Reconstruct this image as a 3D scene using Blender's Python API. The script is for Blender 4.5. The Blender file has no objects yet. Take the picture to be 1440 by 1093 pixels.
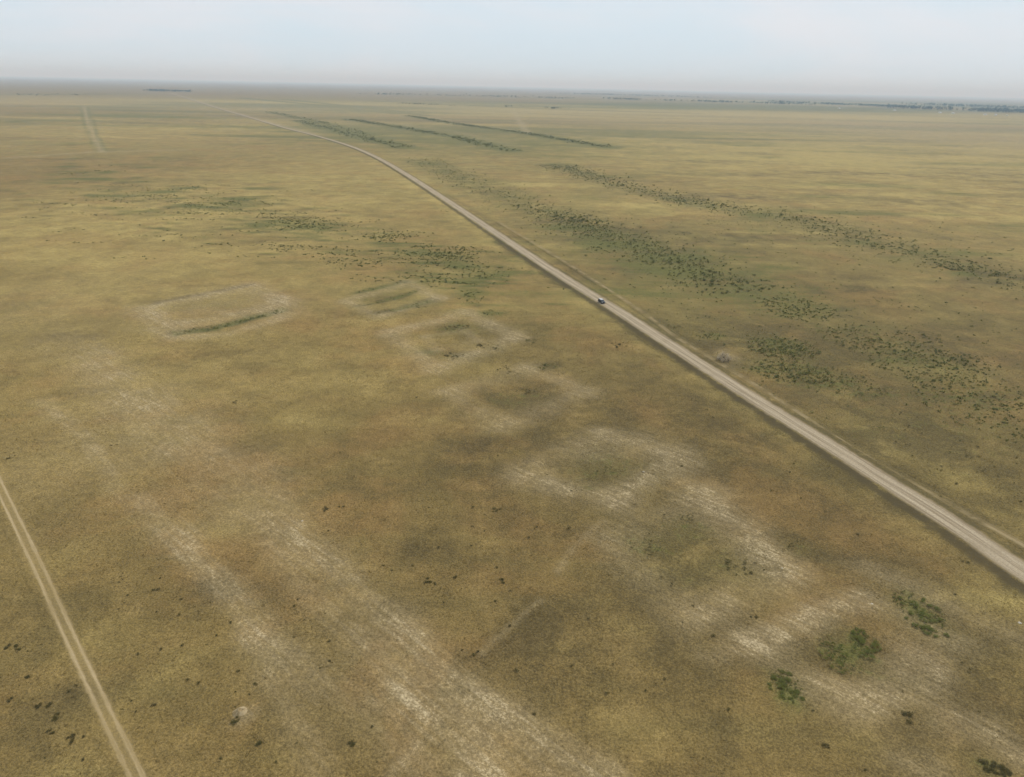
import bpy, math, random, bmesh
import numpy as np
from mathutils import Vector, Matrix

random.seed(7); rng = np.random.default_rng(7)
scene = bpy.context.scene
col = scene.collection
scene.view_settings.view_transform = 'Standard'
scene.view_settings.look = 'None'
scene.view_settings.exposure = 0

# ------------------------------------------------------------------ camera
H = 100.0; F = 1000.0; W0, H0 = 1440.0, 1093.0
roll = math.radians(1.23); pitch = math.atan(426.0 / F)
Rw = np.array([1, 0, 0.]); Uw = np.array([0, math.sin(pitch), math.cos(pitch)]); Fw = np.array([0, math.cos(pitch), -math.sin(pitch)])
Rc = math.cos(roll) * Rw + math.sin(roll) * Uw
Uc = math.cos(roll) * Uw - math.sin(roll) * Rw
cam_d = bpy.data.cameras.new("camera"); cam = bpy.data.objects.new("camera", cam_d); col.objects.link(cam)
cam_d.sensor_fit = 'HORIZONTAL'; cam_d.sensor_width = 36; cam_d.lens = 36 * F / W0
cam_d.clip_start = 1; cam_d.clip_end = 200000
M = Matrix(((Rc[0], Uc[0], -Fw[0], 0), (Rc[1], Uc[1], -Fw[1], 0), (Rc[2], Uc[2], -Fw[2], H), (0, 0, 0, 1)))
cam.matrix_world = M
scene.camera = cam

def G(px, py):
    """survey of the aerial photograph: ground position (metres) of a surveyed point"""
    d = (px - W0 / 2) * Rc + (H0 / 2 - py) * Uc + F * Fw
    t = H / max(-d[2], 1.2)
    return np.array([d[0] * t, d[1] * t])

# ------------------------------------------------------------------ noise helpers
def vnoise(x, y, seed):
    ix = np.floor(x); iy = np.floor(y); fx = x - ix; fy = y - iy
    def h(a, b):
        s = np.sin(a * 127.1 + b * 311.7 + seed * 74.7) * 43758.5453
        return s - np.floor(s)
    ux = fx * fx * (3 - 2 * fx); uy = fy * fy * (3 - 2 * fy)
    return (h(ix, iy) * (1 - ux) + h(ix + 1, iy) * ux) * (1 - uy) + (h(ix, iy + 1) * (1 - ux) + h(ix + 1, iy + 1) * ux) * uy
def fbm(x, y, size, seed, octv=3):
    v = 0; a = 0.5; s = 0
    for o in range(octv):
        v = v + a * vnoise(x / size * 2 ** o + 13.3 * seed, y / size * 2 ** o - 7.7 * seed, seed + o); s += a; a *= 0.5
    return v / s

# ------------------------------------------------------------------ survey of ground cover, with broad cloud shade painted in
PALE, GREEN, DARK, GOLD = 0, 1, 2, 3
S = []   # strokes
def st(layer, pts, sig, amp): S.append(('s', layer, [G(*p) for p in pts], sig, amp))
def bl(layer, px, py, rx, ry, amp):
    c = G(px, py); a = G(px - rx, py); b = G(px + rx, py); n = G(px, py + ry); f = G(px, max(py - ry, 145))
    S.append(('b', layer, c, np.linalg.norm(b - a) / 2, np.linalg.norm(f - n) / 2, amp))
# pale, bleached and sandy strips
st(PALE, [(55, 565), (120, 610), (170, 690)], 1.8, .40)
st(PALE, [(90, 480), (180, 560), (250, 640), (330, 720)], 8, .26)
st(PALE, [(130, 495), (240, 590), (330, 640), (385, 690), (402, 745)], 6, .32)
st(PALE, [(180, 700), (260, 760), (320, 830), (350, 900)], 2.0, .50)
st(PALE, [(350, 900), (400, 980), (450, 1090)], 2.4, .30)
st(PALE, [(230, 740), (340, 840), (430, 940), (520, 1010), (600, 1090)], 2.8, .32)
st(PALE, [(400, 745), (470, 800), (560, 880), (620, 940), (700, 1000), (780, 1050), (860, 1100)], 2.0, .56)
st(PALE, [(430, 770), (540, 870), (640, 980), (740, 1050), (800, 1093)], 4.5, .32)
st(PALE, [(370, 740), (430, 830), (520, 930), (600, 1010), (680, 1093)], 2.2, .42)
st(PALE, [(560, 980), (620, 1030), (680, 1093)], 3.4, .34)
st(PALE, [(975, 698), (1020, 735), (1050, 765), (1105, 805)], 3.8, .60)
st(PALE, [(1000, 690), (1060, 745)], 3.4, .32)
st(PALE, [(830, 634), (878, 630)], 5.0, .46)
st(PALE, [(850, 703), (880, 690), (908, 666)], 2.6, .40)
st(PALE, [(745, 676), (790, 686)], 4.0, .46)
st(PALE, [(915, 620), (945, 640), (960, 665)], 4.4, .42)
st(PALE, [(1060, 902), (1120, 880), (1160, 862), (1215, 848)], 2.4, .66)
st(PALE, [(1010, 925), (1080, 900)], 2.4, .40)
st(PALE, [(1150, 965), (1200, 985)], 2.2, .62)
st(PALE, [(1200, 985), (1250, 960), (1300, 935)], 2.8, .60)
st(PALE, [(1270, 905), (1310, 940)], 2.2, .46)
st(PALE, [(1215, 800), (1260, 815), (1330, 850), (1390, 880), (1435, 900)], 2.8, .46)
st(PALE, [(1330, 1010), (1400, 1030), (1440, 1060)], 3.2, .48)
st(PALE, [(1280, 1075), (1320, 1090)], 3, .38)
# plots of the ruined settlement: low worn banks around hollows
def plot(pts, sig, amp):
    for i in range(len(pts)):
        a, b = pts[i], pts[(i + 1) % len(pts)]
        st(PALE, [a, b], sig, amp * (.8 + .4 * rng.random()))
plot([(548, 468), (655, 440), (728, 474), (612, 518)], 3.4, .62)
plot([(598, 474), (652, 464), (676, 480), (618, 492)], 2.0, .30)
plot([(490, 424), (572, 398), (618, 420), (530, 446)], 3.0, .50)
plot([(632, 552), (745, 518), (822, 552), (706, 598)], 3.8, .38)
plot([(728, 668), (840, 612), (962, 640), (862, 706)], 3.6, .30)
plot([(858, 762), (975, 700), (1112, 806), (975, 868)], 3.4, .36)
plot([(1056, 904), (1218, 844), (1345, 905), (1195, 994)], 2.6, .34)
bl(PALE, 305, 434, 90, 24, .30)
st(PALE, [(203, 434), (350, 402)], 3.6, .66); st(PALE, [(350, 402), (404, 426), (398, 440)], 4.4, .85)
st(PALE, [(215, 464), (250, 476), (320, 470), (400, 448)], 2.8, .5)
st(PALE, [(240, 461), (300, 451), (388, 430)], 3.6, .66)
st(PALE, [(203, 434), (248, 468)], 4.0, .62)
st(PALE, [(15, 222), (130, 214), (260, 211)], 7, .5)
st(PALE, [(722, 158), (742, 187)], 6, .9)
st(PALE, [(600, 165), (660, 176), (760, 186), (900, 196)], 14, .25)
st(PALE, [(540, 172), (640, 185), (720, 205)], 14, .25)
st(PALE, [(440, 189), (350, 164), (305, 151), (268, 139.5), (240, 131)], 9, .9)
st(PALE, [(920, 655), (870, 705)], .8, .4)
st(PALE, [(850, 735), (815, 762), (785, 805)], .7, .36)
st(PALE, [(760, 845), (720, 880), (680, 918)], .6, .30)
st(PALE, [(600, 1035), (570, 1065), (548, 1093)], .7, .4)
bl(PALE, 338, 1003, 14, 12, .6); bl(PALE, 410, 746, 16, 10, .5); bl(PALE, 1018, 503, 14, 9, .7)
bl(PALE, 150, 620, 140, 90, .18); bl(PALE, 60, 430, 120, 50, .14); bl(PALE, 1380, 195, 160, 18, .35); bl(PALE, 300, 150, 400, 8, .3)
bl(PALE, 1000, 165, 600, 14, .35); bl(PALE, 1250, 178, 300, 12, .35)
# broad dry golden areas, with sunlit brightness between clouds painted into the colour
bl(GOLD, 250, 330, 380, 85, .6); bl(GOLD, 60, 300, 160, 60, .3); bl(GOLD, 470, 520, 180, 40, .25); bl(GOLD, 500, 240, 180, 34, .45)
bl(GOLD, 1330, 215, 320, 36, .85); bl(GOLD, 880, 290, 180, 22, .3); bl(GOLD, 1290, 290, 170, 20, .3); bl(GOLD, 1000, 210, 300, 26, .7)
bl(GOLD, 120, 560, 200, 80, .2); bl(GOLD, 640, 420, 120, 30, .2); bl(GOLD, 250, 180, 340, 20, .7); bl(GOLD, 1100, 160, 500, 9, .8); bl(GOLD, 500, 150, 500, 7, .7)
st(GOLD, [(560, 250), (640, 300), (740, 370), (840, 435), (960, 510), (1080, 590), (1250, 690), (1440, 830)], 8, .4)
st(GOLD, [(960, 440), (1100, 520), (1250, 620), (1440, 730)], 6, .25)
# darker areas: damper turf, plus broad cloud shade painted into its colour
bl(DARK, 1250, 640, 330, 120, .65); bl(DARK, 820, 590, 220, 80, .5); bl(DARK, 1380, 970, 160, 110, .6); bl(DARK, 900, 700, 160, 80, .35)
bl(DARK, 1350, 480, 260, 60, .6); bl(DARK, 930, 930, 300, 140, .35); bl(DARK, 1080, 480, 170, 40, .6); bl(DARK, 930, 340, 150, 30, .5)
bl(DARK, 60, 1000, 130, 90, .3); bl(DARK, 790, 395, 60, 20, .35); bl(DARK, 740, 470, 60, 26, .35); bl(DARK, 600, 860, 400, 200, .3); bl(DARK, 560, 650, 160, 60, .2)
for (x, y, a, b, k) in [(900, 765, 40, 22, 1.3), (965, 742, 36, 20, 1.2), (1040, 795, 46, 22, 1.3), (1122, 770, 28, 15, 1.2), (855, 658, 52, 18, 1.3), (815, 686, 22, 9, .7),
        (960, 815, 44, 20, .7), (800, 622, 44, 14, .4), (1180, 915, 70, 40, .7), (1105, 965, 26, 22, .8), (1190, 918, 34, 22, .6), (1293, 862, 30, 28, .8), (640, 462, 40, 9, 1.2), (690, 488, 20, 8, 1.1),
        (645, 500, 26, 6, .9), (600, 494, 18, 6, .8), (590, 430, 22, 5, .9), (545, 418, 34, 7, .6), (768, 516, 16, 6, 1.0), (1250, 560, 60, 20, .3), (725, 556, 56, 18, .9)]:
    bl(DARK, x, y, a, b, k * .85); bl(GREEN, x, y, a, b, k * .3)
st(DARK, [(250, 469), (300, 461), (396, 438)], 2.3, 1.8); st(GREEN, [(250, 469), (300, 461), (396, 438)], 2.1, 1.3)
st(DARK, [(222, 427), (275, 416), (350, 402)], 1.8, .9)
for q_ in [[(500, 412), (568, 397)], [(505, 431), (540, 424), (582, 410)], [(528, 442), (604, 424)], [(560, 436), (612, 422)]]:
    st(DARK, q_, 1.9, .95); st(GREEN, q_, 1.9, .5)
# dark ditches beside the embankment, the left one with its shade painted in
st(DARK, [(700, 340), (770, 385), (850, 436), (930, 490), (1040, 560), (1140, 622), (1240, 688), (1330, 745), (1440, 822)], 2.8, .8)
st(DARK, [(620, 270), (760, 352), (850, 405), (950, 470), (1060, 540), (1200, 625), (1440, 775)], 2.6, .5)
st(PALE, [(118, 150), (127, 180), (142, 214)], 3.4, .9); st(GREEN, [(123, 150), (132, 180), (147, 214)], 3, .7); st(GREEN, [(113, 150), (121, 180), (136, 214)], 3, .5)
# green scrubby ground
for (x, y, a, b, k) in [(120, 241, 30, 5, .3), (215, 270, 50, 7, .3), (300, 290, 50, 10, .4), (420, 314, 55, 8, .45), (440, 330, 30, 6, .3), (545, 333, 30, 6, .4), (620, 362, 40, 12, .4), (640, 378, 40, 10, .3),
        (662, 417, 20, 10, .8), (690, 440, 14, 5, .5), (575, 355, 30, 8, .3), (1100, 490, 40, 14, .5), (1110, 522, 44, 14, .4), (1180, 535, 50, 16, .3), (1120, 435, 42, 13, .4),
        (1230, 476, 60, 15, .3), (1310, 515, 66, 20, .3), (1395, 575, 76, 30, .3), (998, 472, 18, 5, .6), (1105, 965, 20, 18, .6), (1180, 918, 24, 18, .5), (1213, 905, 18, 18, .6), (1293, 862, 24, 24, .6), (1395, 1075, 26, 20, .5),
        (305, 436, 70, 16, .25), (640, 196, 150, 20, .4), (520, 180, 120, 10, .5), (760, 200, 160, 16, .3), (870, 148, 300, 5, .3), (740, 150, 500, 6, .3), (1000, 420, 300, 40, .25), (900, 350, 200, 30, .3), (1250, 600, 250, 90, .12),
        (200, 160, 300, 12, .3), (1200, 190, 400, 24, .3)]:
    bl(GREEN, x, y, a, b, k)
for _ in range(260):   # low swales on the western steppe
    t = rng.random(); x = 60 + 660 * t + rng.normal() * 50; y = 240 + 160 * t + rng.normal() * 24
    bl(GREEN, x, y, 8 + 24 * rng.random(), .6 + 1.0 * rng.random(), .3 + .45 * rng.random())
    bl(DARK, x + rng.normal() * 10, y + 1, 8 + 20 * rng.random(), .6 + .8 * rng.random(), .3 + .4 * rng.random())
for _ in range(170):   # long streaks on the eastern plain
    x = 700 + 760 * rng.random(); y = 168 + 250 * rng.random() ** 1.2; L_ = [DARK, GOLD, GREEN, DARK][rng.integers(0, 4)]
    bl(L_, x, y, 20 + 70 * rng.random(), 1.0 + (y - 140) * .012 * (.5 + rng.random()), .25 + .35 * rng.random())
for _ in range(150):
    x = 1440 * rng.random(); y = 145 + 60 * rng.random() ** 1.5; L_ = [DARK, GOLD, GREEN, GREEN][rng.integers(0, 4)]
    bl(L_, x, y, 40 + 140 * rng.random(), .7 + 1.2 * rng.random(), .3 + .45 * rng.random())
for _ in range(200):   # brown and ochre mottling of the near steppe
    x = 1440 * rng.random(); y = 400 + 690 * rng.random(); L_ = [DARK, GOLD, DARK][rng.integers(0, 3)]
    k = (y - 120) / 500; bl(L_, x, y, (16 + 60 * rng.random()) * (.5 + k * .5), (6 + 14 * rng.random()) * k, .10 + .16 * rng.random())
st(GREEN, [(600, 228), (740, 290), (860, 338), (1040, 402)], 24, .35); st(DARK, [(600, 228), (740, 290), (860, 338), (1040, 402)], 22, .45)
st(GREEN, [(780, 232), (880, 265), (1000, 290), (1125, 308), (1200, 333), (1320, 363), (1440, 398)], 19, .3); st(DARK, [(780, 232), (880, 265), (1000, 290), (1125, 308), (1200, 333), (1320, 363), (1440, 398)], 16, .4)
for pts, sg, k in [([(575, 163), (640, 174), (740, 188), (862, 208)], 14, 1.5), ([(490, 168), (560, 179), (640, 193), (720, 213)], 14, 1.3), ([(420, 170), (480, 186), (570, 208)], 14, 1.1),
                   ([(380, 158), (450, 172), (520, 190)], 13, .9), ([(340, 138), (440, 147), (560, 160)], 22, .9), ([(400, 140), (520, 152), (600, 163)], 22, .8),
                   ([(560, 134), (800, 139), (1000, 146)], 60, .8), ([(900, 141), (1100, 148), (1300, 156)], 50, .8), ([(700, 131), (900, 136)], 90, .8), ([(0, 133), (200, 132)], 60, .5),
                   ([(860, 172), (1000, 175), (1150, 177)], 12, .8), ([(1150, 144), (1300, 149), (1450, 154)], 120, .7), ([(700, 158), (900, 166), (1100, 170)], 14, .7),
                   ([(520, 142), (760, 153), (980, 160)], 26, .7), ([(1000, 152), (1200, 160), (1440, 168)], 22, .7), ([(0, 150), (100, 149), (240, 147)], 24, .4), ([(300, 205), (420, 200)], 10, .3)]:
    st(GREEN, pts, sg, k); st(DARK, pts, sg * .8, k * .45)

def evalcover(x, y):
    n = x.size; C = np.zeros((n, 4))
    r = np.hypot(x, y)
    k2 = np.clip(r / 30, 0, 40)
    n1 = (fbm(x, y, 12, 3) - .5) * 7; n2 = (fbm(x, y, 12, 9) - .5) * 7
    b1 = (fbm(x, y, 90, 5) - .5) * k2; b2 = (fbm(x, y, 90, 11) - .5) * k2
    wx = x + n1 + b1; wy = y + n2 + b2
    for f in S:
        if f[0] == 's':
            P = np.array(f[2]); sig = f[3]
            q = .25 if sig < 1 else .6; kb = .08 if sig < 7 else .25
            X, Y = x + n1 * q + b1 * kb, y + n2 * q + b2 * kb
            m = (X > P[:, 0].min() - 3 * sig) & (X < P[:, 0].max() + 3 * sig) & (Y > P[:, 1].min() - 3 * sig) & (Y < P[:, 1].max() + 3 * sig)
            if not m.any(): continue
            xs, ys = X[m], Y[m]; best = np.full(xs.size, 1e18)
            for a, b in zip(P[:-1], P[1:]):
                d = b - a; L = d @ d + 1e-9
                t = np.clip(((xs - a[0]) * d[0] + (ys - a[1]) * d[1]) / L, 0, 1)
                best = np.minimum(best, (xs - a[0] - t * d[0]) ** 2 + (ys - a[1] - t * d[1]) ** 2)
            C[m, f[1]] += f[4] * np.exp(-best / (2 * sig * sig))
        else:
            c = f[2]
            m0 = (np.abs(wx - c[0]) < 3 * f[3]) & (np.abs(wy - c[1]) < 3 * f[4])
            if not m0.any(): continue
            e = ((wx[m0] - c[0]) / f[3]) ** 2 + ((wy[m0] - c[1]) / f[4]) ** 2
            C[m0, f[1]] += f[5] * np.exp(-e * .9) * (e < 9)
    C[:, 0] = np.tanh(C[:, 0] * 1.3) / 1.3 * (0.4 + 1.2 * fbm(x, y, 8, 21))
    for i in (1, 2, 3):
        C[:, i] *= (0.35 + 1.3 * fbm(x, y, 20, 21 + 7 * i))
    return C

# ------------------------------------------------------------------ materials
def new_mat(name):
    m = bpy.data.materials.new(name); m.use_nodes = True
    nt = m.node_tree; nt.nodes.clear()
    o = nt.nodes.new('ShaderNodeOutputMaterial'); b = nt.nodes.new('ShaderNodeBsdfPrincipled')
    b.inputs['Roughness'].default_value = .95
    b.inputs['Specular IOR Level'].default_value = .08
    nt.links.new(b.outputs[0], o.inputs[0])
    return m, nt, b
class NB:
    def __init__(s, nt): s.nt = nt
    def put(s, sock, v):
        if isinstance(v, bpy.types.NodeSocket): s.nt.links.new(v, sock)
        elif isinstance(v, (tuple, list)):
            sock.default_value = tuple(v) + ((1,) if len(v) == 3 and len(sock.default_value) == 4 else ())
        else: sock.default_value = v
    def m(s, op, a, b=0.0, c=0.0, clamp=False):
        n = s.nt.nodes.new('ShaderNodeMath'); n.operation = op; n.use_clamp = clamp
        s.put(n.inputs[0], a); s.put(n.inputs[1], b)
        if op in ('MULTIPLY_ADD',): s.put(n.inputs[2], c)
        return n.outputs[0]
    def mix(s, f, a, b, mode='MIX'):
        n = s.nt.nodes.new('ShaderNodeMix'); n.data_type = 'RGBA'; n.blend_type = mode
        s.put(n.inputs[0], f); s.put(n.inputs[6], a); s.put(n.inputs[7], b); return n.outputs[2]
    def noise(s, vec, scale, detail=3, rough=.55, dist=0):
        n = s.nt.nodes.new('ShaderNodeTexNoise'); s.nt.links.new(vec, n.inputs['Vector'])
        n.inputs['Scale'].default_value = scale; n.inputs['Detail'].default_value = detail; n.inputs['Roughness'].default_value = rough; n.inputs['Distortion'].default_value = dist
        return n.outputs['Fac']
    def mapr(s, v, a, b, c=0, d=1):
        n = s.nt.nodes.new('ShaderNodeMapRange'); n.interpolation_type = 'SMOOTHSTEP'
        s.put(n.inputs[0], v); s.put(n.inputs[1], a); s.put(n.inputs[2], b); s.put(n.inputs[3], c); s.put(n.inputs[4], d); return n.outputs[0]
    def pos(s): return s.nt.nodes.new('ShaderNodeNewGeometry').outputs['Position']
    def attr(s, name):
        n = s.nt.nodes.new('ShaderNodeAttribute'); n.attribute_name = name; return n
    def scalev(s, v, k):
        n = s.nt.nodes.new('ShaderNodeVectorMath'); n.operation = 'MULTIPLY'; s.nt.links.new(v, n.inputs[0]); n.inputs[1].default_value = k; return n.outputs[0]
    def rot(s, v, a):
        n = s.nt.nodes.new('ShaderNodeVectorRotate'); n.rotation_type = 'Z_AXIS'; s.nt.links.new(v, n.inputs['Vector']); n.inputs['Angle'].default_value = a; return n.outputs[0]

dT = G(860, 1090) - G(400, 745); angT = math.atan2(dT[1], dT[0])

def steppe(nb):
    """colour of dry steppe turf, driven by the surveyed cover attribute"""
    p = nb.pos(); a = nb.attr('cover'); sp = nb.nt.nodes.new('ShaderNodeSeparateColor'); nb.nt.links.new(a.outputs['Color'], sp.inputs[0])
    pale, green, dark, gold = sp.outputs[0], sp.outputs[1], sp.outputs[2], a.outputs['Alpha']
    pw = nb.scalev(p, (.45, 1, 1))
    n400 = nb.noise(pw, .0024, 4, .6); n80 = nb.noise(pw, .014, 6, .66, .6); n15 = nb.noise(p, .07, 6, .66, .4); n3 = nb.noise(p, .4, 3, .6); n05 = nb.noise(p, 2.0, 3, .65); nf = nb.noise(p, 5.5, 2, .6)
    nru = nb.noise(p, .020, 5, .62, .5)
    ls = nb.noise(nb.scalev(p, (.16, 1, 1)), .13, 4, .62, .4)
    ps_ = nb.scalev(nb.rot(p, -angT), (.09, 1.0, 1)); nst = nb.noise(ps_, .8, 4, .7, .3)
    base = nb.mix(nb.mapr(n80, .38, .62), (.150, .104, .036), (.192, .132, .046))
    base = nb.mix(nb.mapr(n400, .4, .6, 0, .5), base, (.172, .142, .047))
    base = nb.mix(nb.mapr(nru, .46, .62, 0, .65), base, (.205, .120, .043))
    base = nb.mix(nb.m('MULTIPLY', nb.mapr(n15, .48, .66), .45), base, (.112, .083, .031))
    base = nb.mix(nb.m('MULTIPLY', nb.mapr(n15, .48, .33), .3), base, (.245, .168, .068))
    base = nb.mix(nb.m('MULTIPLY', nb.mapr(ls, .5, .66), .25), base, (.122, .096, .035))
    g = nb.m('MULTIPLY', gold, nb.mapr(n15, .2, .7, 1.3, .55), clamp=True)
    base = nb.mix(nb.m('MULTIPLY', g, .8, clamp=True), base, (.352, .272, .095))
    d = nb.m('MULTIPLY', dark, nb.mapr(n15, .3, .7, .45, 1.45), clamp=True)
    base = nb.mix(nb.m('MULTIPLY', d, .75, clamp=True), base, (.080, .060, .026))
    gm = nb.mapr(nb.m('ADD', nb.m('MULTIPLY', green, .9), nb.m('ADD', nb.m('MULTIPLY', nb.m('SUBTRACT', n3, .5), 2.2), nb.m('MULTIPLY', nb.m('SUBTRACT', ls, .5), 1.6))), .25, .75)
    gm = nb.m('MULTIPLY', gm, nb.mapr(green, 0, .35), clamp=True)
    base = nb.mix(nb.m('MULTIPLY', green, .42, clamp=True), base, (.150, .144, .043))
    base = nb.mix(nb.m('MULTIPLY', gm, .60), base, (.084, .088, .024))
    ps = nb.m('MULTIPLY', nb.m('MULTIPLY', pale, nb.mapr(nst, .35, .65, .55, 1.2)), .85, clamp=True)
    base = nb.mix(ps, base, (.295, .228, .125))
    sn = nb.m('ADD', nb.m('MULTIPLY', nb.m('SUBTRACT', n05, .5), 1.9), nb.m('MULTIPLY', nb.m('SUBTRACT', n3, .5), 1.0))
    sn = nb.m('ADD', sn, nb.m('MULTIPLY', nb.m('SUBTRACT', nst, .5), 1.5))
    pm = nb.mapr(nb.m('ADD', nb.m('MULTIPLY', pale, .75), sn), .5, 1.25)
    pm = nb.m('MULTIPLY', pm, nb.mapr(pale, .1, .65))
    base = nb.mix(nb.m('MULTIPLY', pm, .5), base, (.40, .33, .21))
    # turf grain
    f = nb.m('MULTIPLY', nb.mapr(n05, .3, .7, .72, 1.28), nb.mapr(nf, .3, .7, .74, 1.27))
    f = nb.m('MULTIPLY', f, nb.mapr(n3, .3, .7, .90, 1.10))
    cmb = nb.nt.nodes.new('ShaderNodeCombineColor')
    for i in range(3): nb.nt.links.new(f, cmb.inputs[i])
    base = nb.mix(1.0, base, cmb.outputs[0], 'MULTIPLY')
    h = nb.m('ADD', nb.m('MULTIPLY', n05, .4), nb.m('MULTIPLY', n3, .4))
    return base, h, p, n3, n05

def bump(nb, bsdf, h, s=.5, d=1.0):
    b = nb.nt.nodes.new('ShaderNodeBump'); b.inputs['Strength'].default_value = s; b.inputs['Distance'].default_value = d
    nb.nt.links.new(h, b.inputs['Height']); nb.nt.links.new(b.outputs[0], bsdf.inputs['Normal'])

mg, nt, bs = new_mat("steppe_turf"); nb = NB(nt)
c, h, *_ = steppe(nb); nt.links.new(c, bs.inputs['Base Color']); bump(nb, bs, h, .45)

def track_mat(name, kind):
    m, nt, bs = new_mat(name); nb = NB(nt)
    turf, h, p, n3, n05 = steppe(nb)
    ac = nb.attr('across').outputs['Fac']; al = nb.attr('along').outputs['Fac']
    cv = nt.nodes.new('ShaderNodeCombineXYZ'); nt.links.new(nb.m('MULTIPLY', ac, 1.5), cv.inputs[0]); nt.links.new(nb.m('MULTIPLY', al, .035), cv.inputs[1])
    strk = nb.noise(cv.outputs[0], 1.0, 4, .6)
    n2 = nb.noise(p, .15, 3)
    aab = nb.m('ABSOLUTE', ac)
    wob = nb.m('ADD', nb.m('MULTIPLY', nb.m('SUBTRACT', n3, .5), 1.7), nb.m('MULTIPLY', nb.m('SUBTRACT', n2, .5), 1.4))
    if kind == 'road':
        mask = nb.mapr(nb.m('ADD', aab, wob), 2.9, 4.4, 1, 0)
        rc = nb.mix(nb.mapr(strk, .38, .62), (.225, .175, .112), (.37, .30, .205))
        wp = nb.mapr(nb.m('ABSOLUTE', nb.m('SUBTRACT', aab, 1.5)), .2, .8, 1, 0)
        rc = nb.mix(nb.m('MULTIPLY', wp, .55), rc, (.44, .365, .255))
        ed = nb.mapr(aab, 2.3, 3.8)
        rc = nb.mix(nb.m('MULTIPLY', ed, .65), rc, (.215, .162, .09))
        rc = nb.mix(nb.m('MULTIPLY', nb.mapr(n05, .42, .66), .5), rc, (.19, .15, .095))
        rc = nb.mix(nb.m('MULTIPLY', nb.mapr(n2, .5, .75), .35), rc, (.22, .172, .108))
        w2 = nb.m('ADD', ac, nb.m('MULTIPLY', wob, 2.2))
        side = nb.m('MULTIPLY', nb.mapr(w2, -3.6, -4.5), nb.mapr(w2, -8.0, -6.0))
        turf2 = nb.mix(nb.m('MULTIPLY', side, nb.mapr(n05, .3, .6, .45, .85)), turf, (.064, .050, .026))  # shade of the left bank painted into the verge colour
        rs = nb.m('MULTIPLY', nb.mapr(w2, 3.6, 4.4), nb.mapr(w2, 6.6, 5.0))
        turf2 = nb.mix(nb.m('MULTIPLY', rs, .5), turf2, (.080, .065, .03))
        out = nb.mix(mask, turf2, rc)
    elif kind == 'ruts':
        rut = nb.mapr(nb.m('ADD', nb.m('ABSOLUTE', nb.m('SUBTRACT', aab, .8)), nb.m('MULTIPLY', wob, .3)), .08, .5, 1, 0)
        body = nb.mapr(nb.m('ADD', aab, wob), .8, 1.8, .35, 0)
        rc = nb.mix(nb.mapr(strk, .35, .65), (.29, .215, .105), (.39, .30, .17))
        out = nb.mix(body, turf, (.29, .215, .10)); out = nb.mix(nb.m('MULTIPLY', rut, nb.mapr(n2, .3, .6, .6, .88)), out, rc)
    else:
        rut = nb.mapr(nb.m('ADD', aab, nb.m('MULTIPLY', wob, 1.0)), .4, 1.9, 1, 0)
        rc = nb.mix(nb.mapr(strk, .35, .65), (.20, .15, .072), (.29, .222, .12))
        brk = nb.mapr(n2, .38, .62, .15, .85)
        out = nb.mix(nb.m('MULTIPLY', rut, brk), turf, rc)
    nt.links.new(out, bs.inputs['Base Color']); bump(nb, bs, h, .35)
    return m

def simple_mat(name, c1, c2, scale=2.0, rough=.9, metal=0.0, spec=.2):
    m, nt, bs = new_mat(name); nb = NB(nt)
    tc = nt.nodes.new('ShaderNodeTexCoord').outputs['Object']
    n = nb.noise(tc, scale, 3)
    c = nb.mix(nb.mapr(n, .35, .65), c1, c2)
    nt.links.new(c, bs.inputs['Base Color']); bs.inputs['Roughness'].default_value = rough; bs.inputs['Metallic'].default_value = metal
    bs.inputs['Specular IOR Level'].default_value = spec
    return m

def leaf_mat(name, dark, light, alt=(.15, .135, .045), k=.4):
    m, nt, bs = new_mat(name); nb = NB(nt)
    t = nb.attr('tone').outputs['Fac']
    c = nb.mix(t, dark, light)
    oi = nt.nodes.new('ShaderNodeObjectInfo').outputs['Random']
    c = nb.mix(nb.m('MULTIPLY', oi, k), c, alt)
    c2 = nb.noise(nb.pos(), .03, 3); c = nb.mix(nb.mapr(c2, .45, .65, 0, k), c, alt)
    nt.links.new(c, bs.inputs['Base Color']); bs.inputs['Roughness'].default_value = .8
    tr = nt.nodes.new('ShaderNodeBsdfTranslucent'); nt.links.new(c, tr.inputs['Color'])
    ms = nt.nodes.new('ShaderNodeMixShader'); ms.inputs[0].default_value = .4
    o = [n for n in nt.nodes if n.type == 'OUTPUT_MATERIAL'][0]
    nt.links.new(bs.outputs[0], ms.inputs[1]); nt.links.new(tr.outputs[0], ms.inputs[2]); nt.links.new(ms.outputs[0], o.inputs[0])
    return m
m_leaf = leaf_mat("shrub_leaves", (.088, .105, .024), (.175, .195, .045), (.15, .145, .042), .4)
m_leafd = leaf_mat("far_leaves", (.085, .096, .028), (.155, .165, .048), (.155, .140, .045), .45)
m_sage = leaf_mat("sagebrush_leaves", (.065, .054, .022), (.140, .115, .044))
m_dead = leaf_mat("bleached_twigs", (.30, .25, .18), (.50, .43, .32), (.42, .36, .26))
m_grass = leaf_mat("dry_grass", (.11, .080, .028), (.26, .19, .075), (.19, .14, .052))
m_wood = simple_mat("shrub_bark", (.06, .045, .03), (.11, .085, .055), 3)

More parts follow.
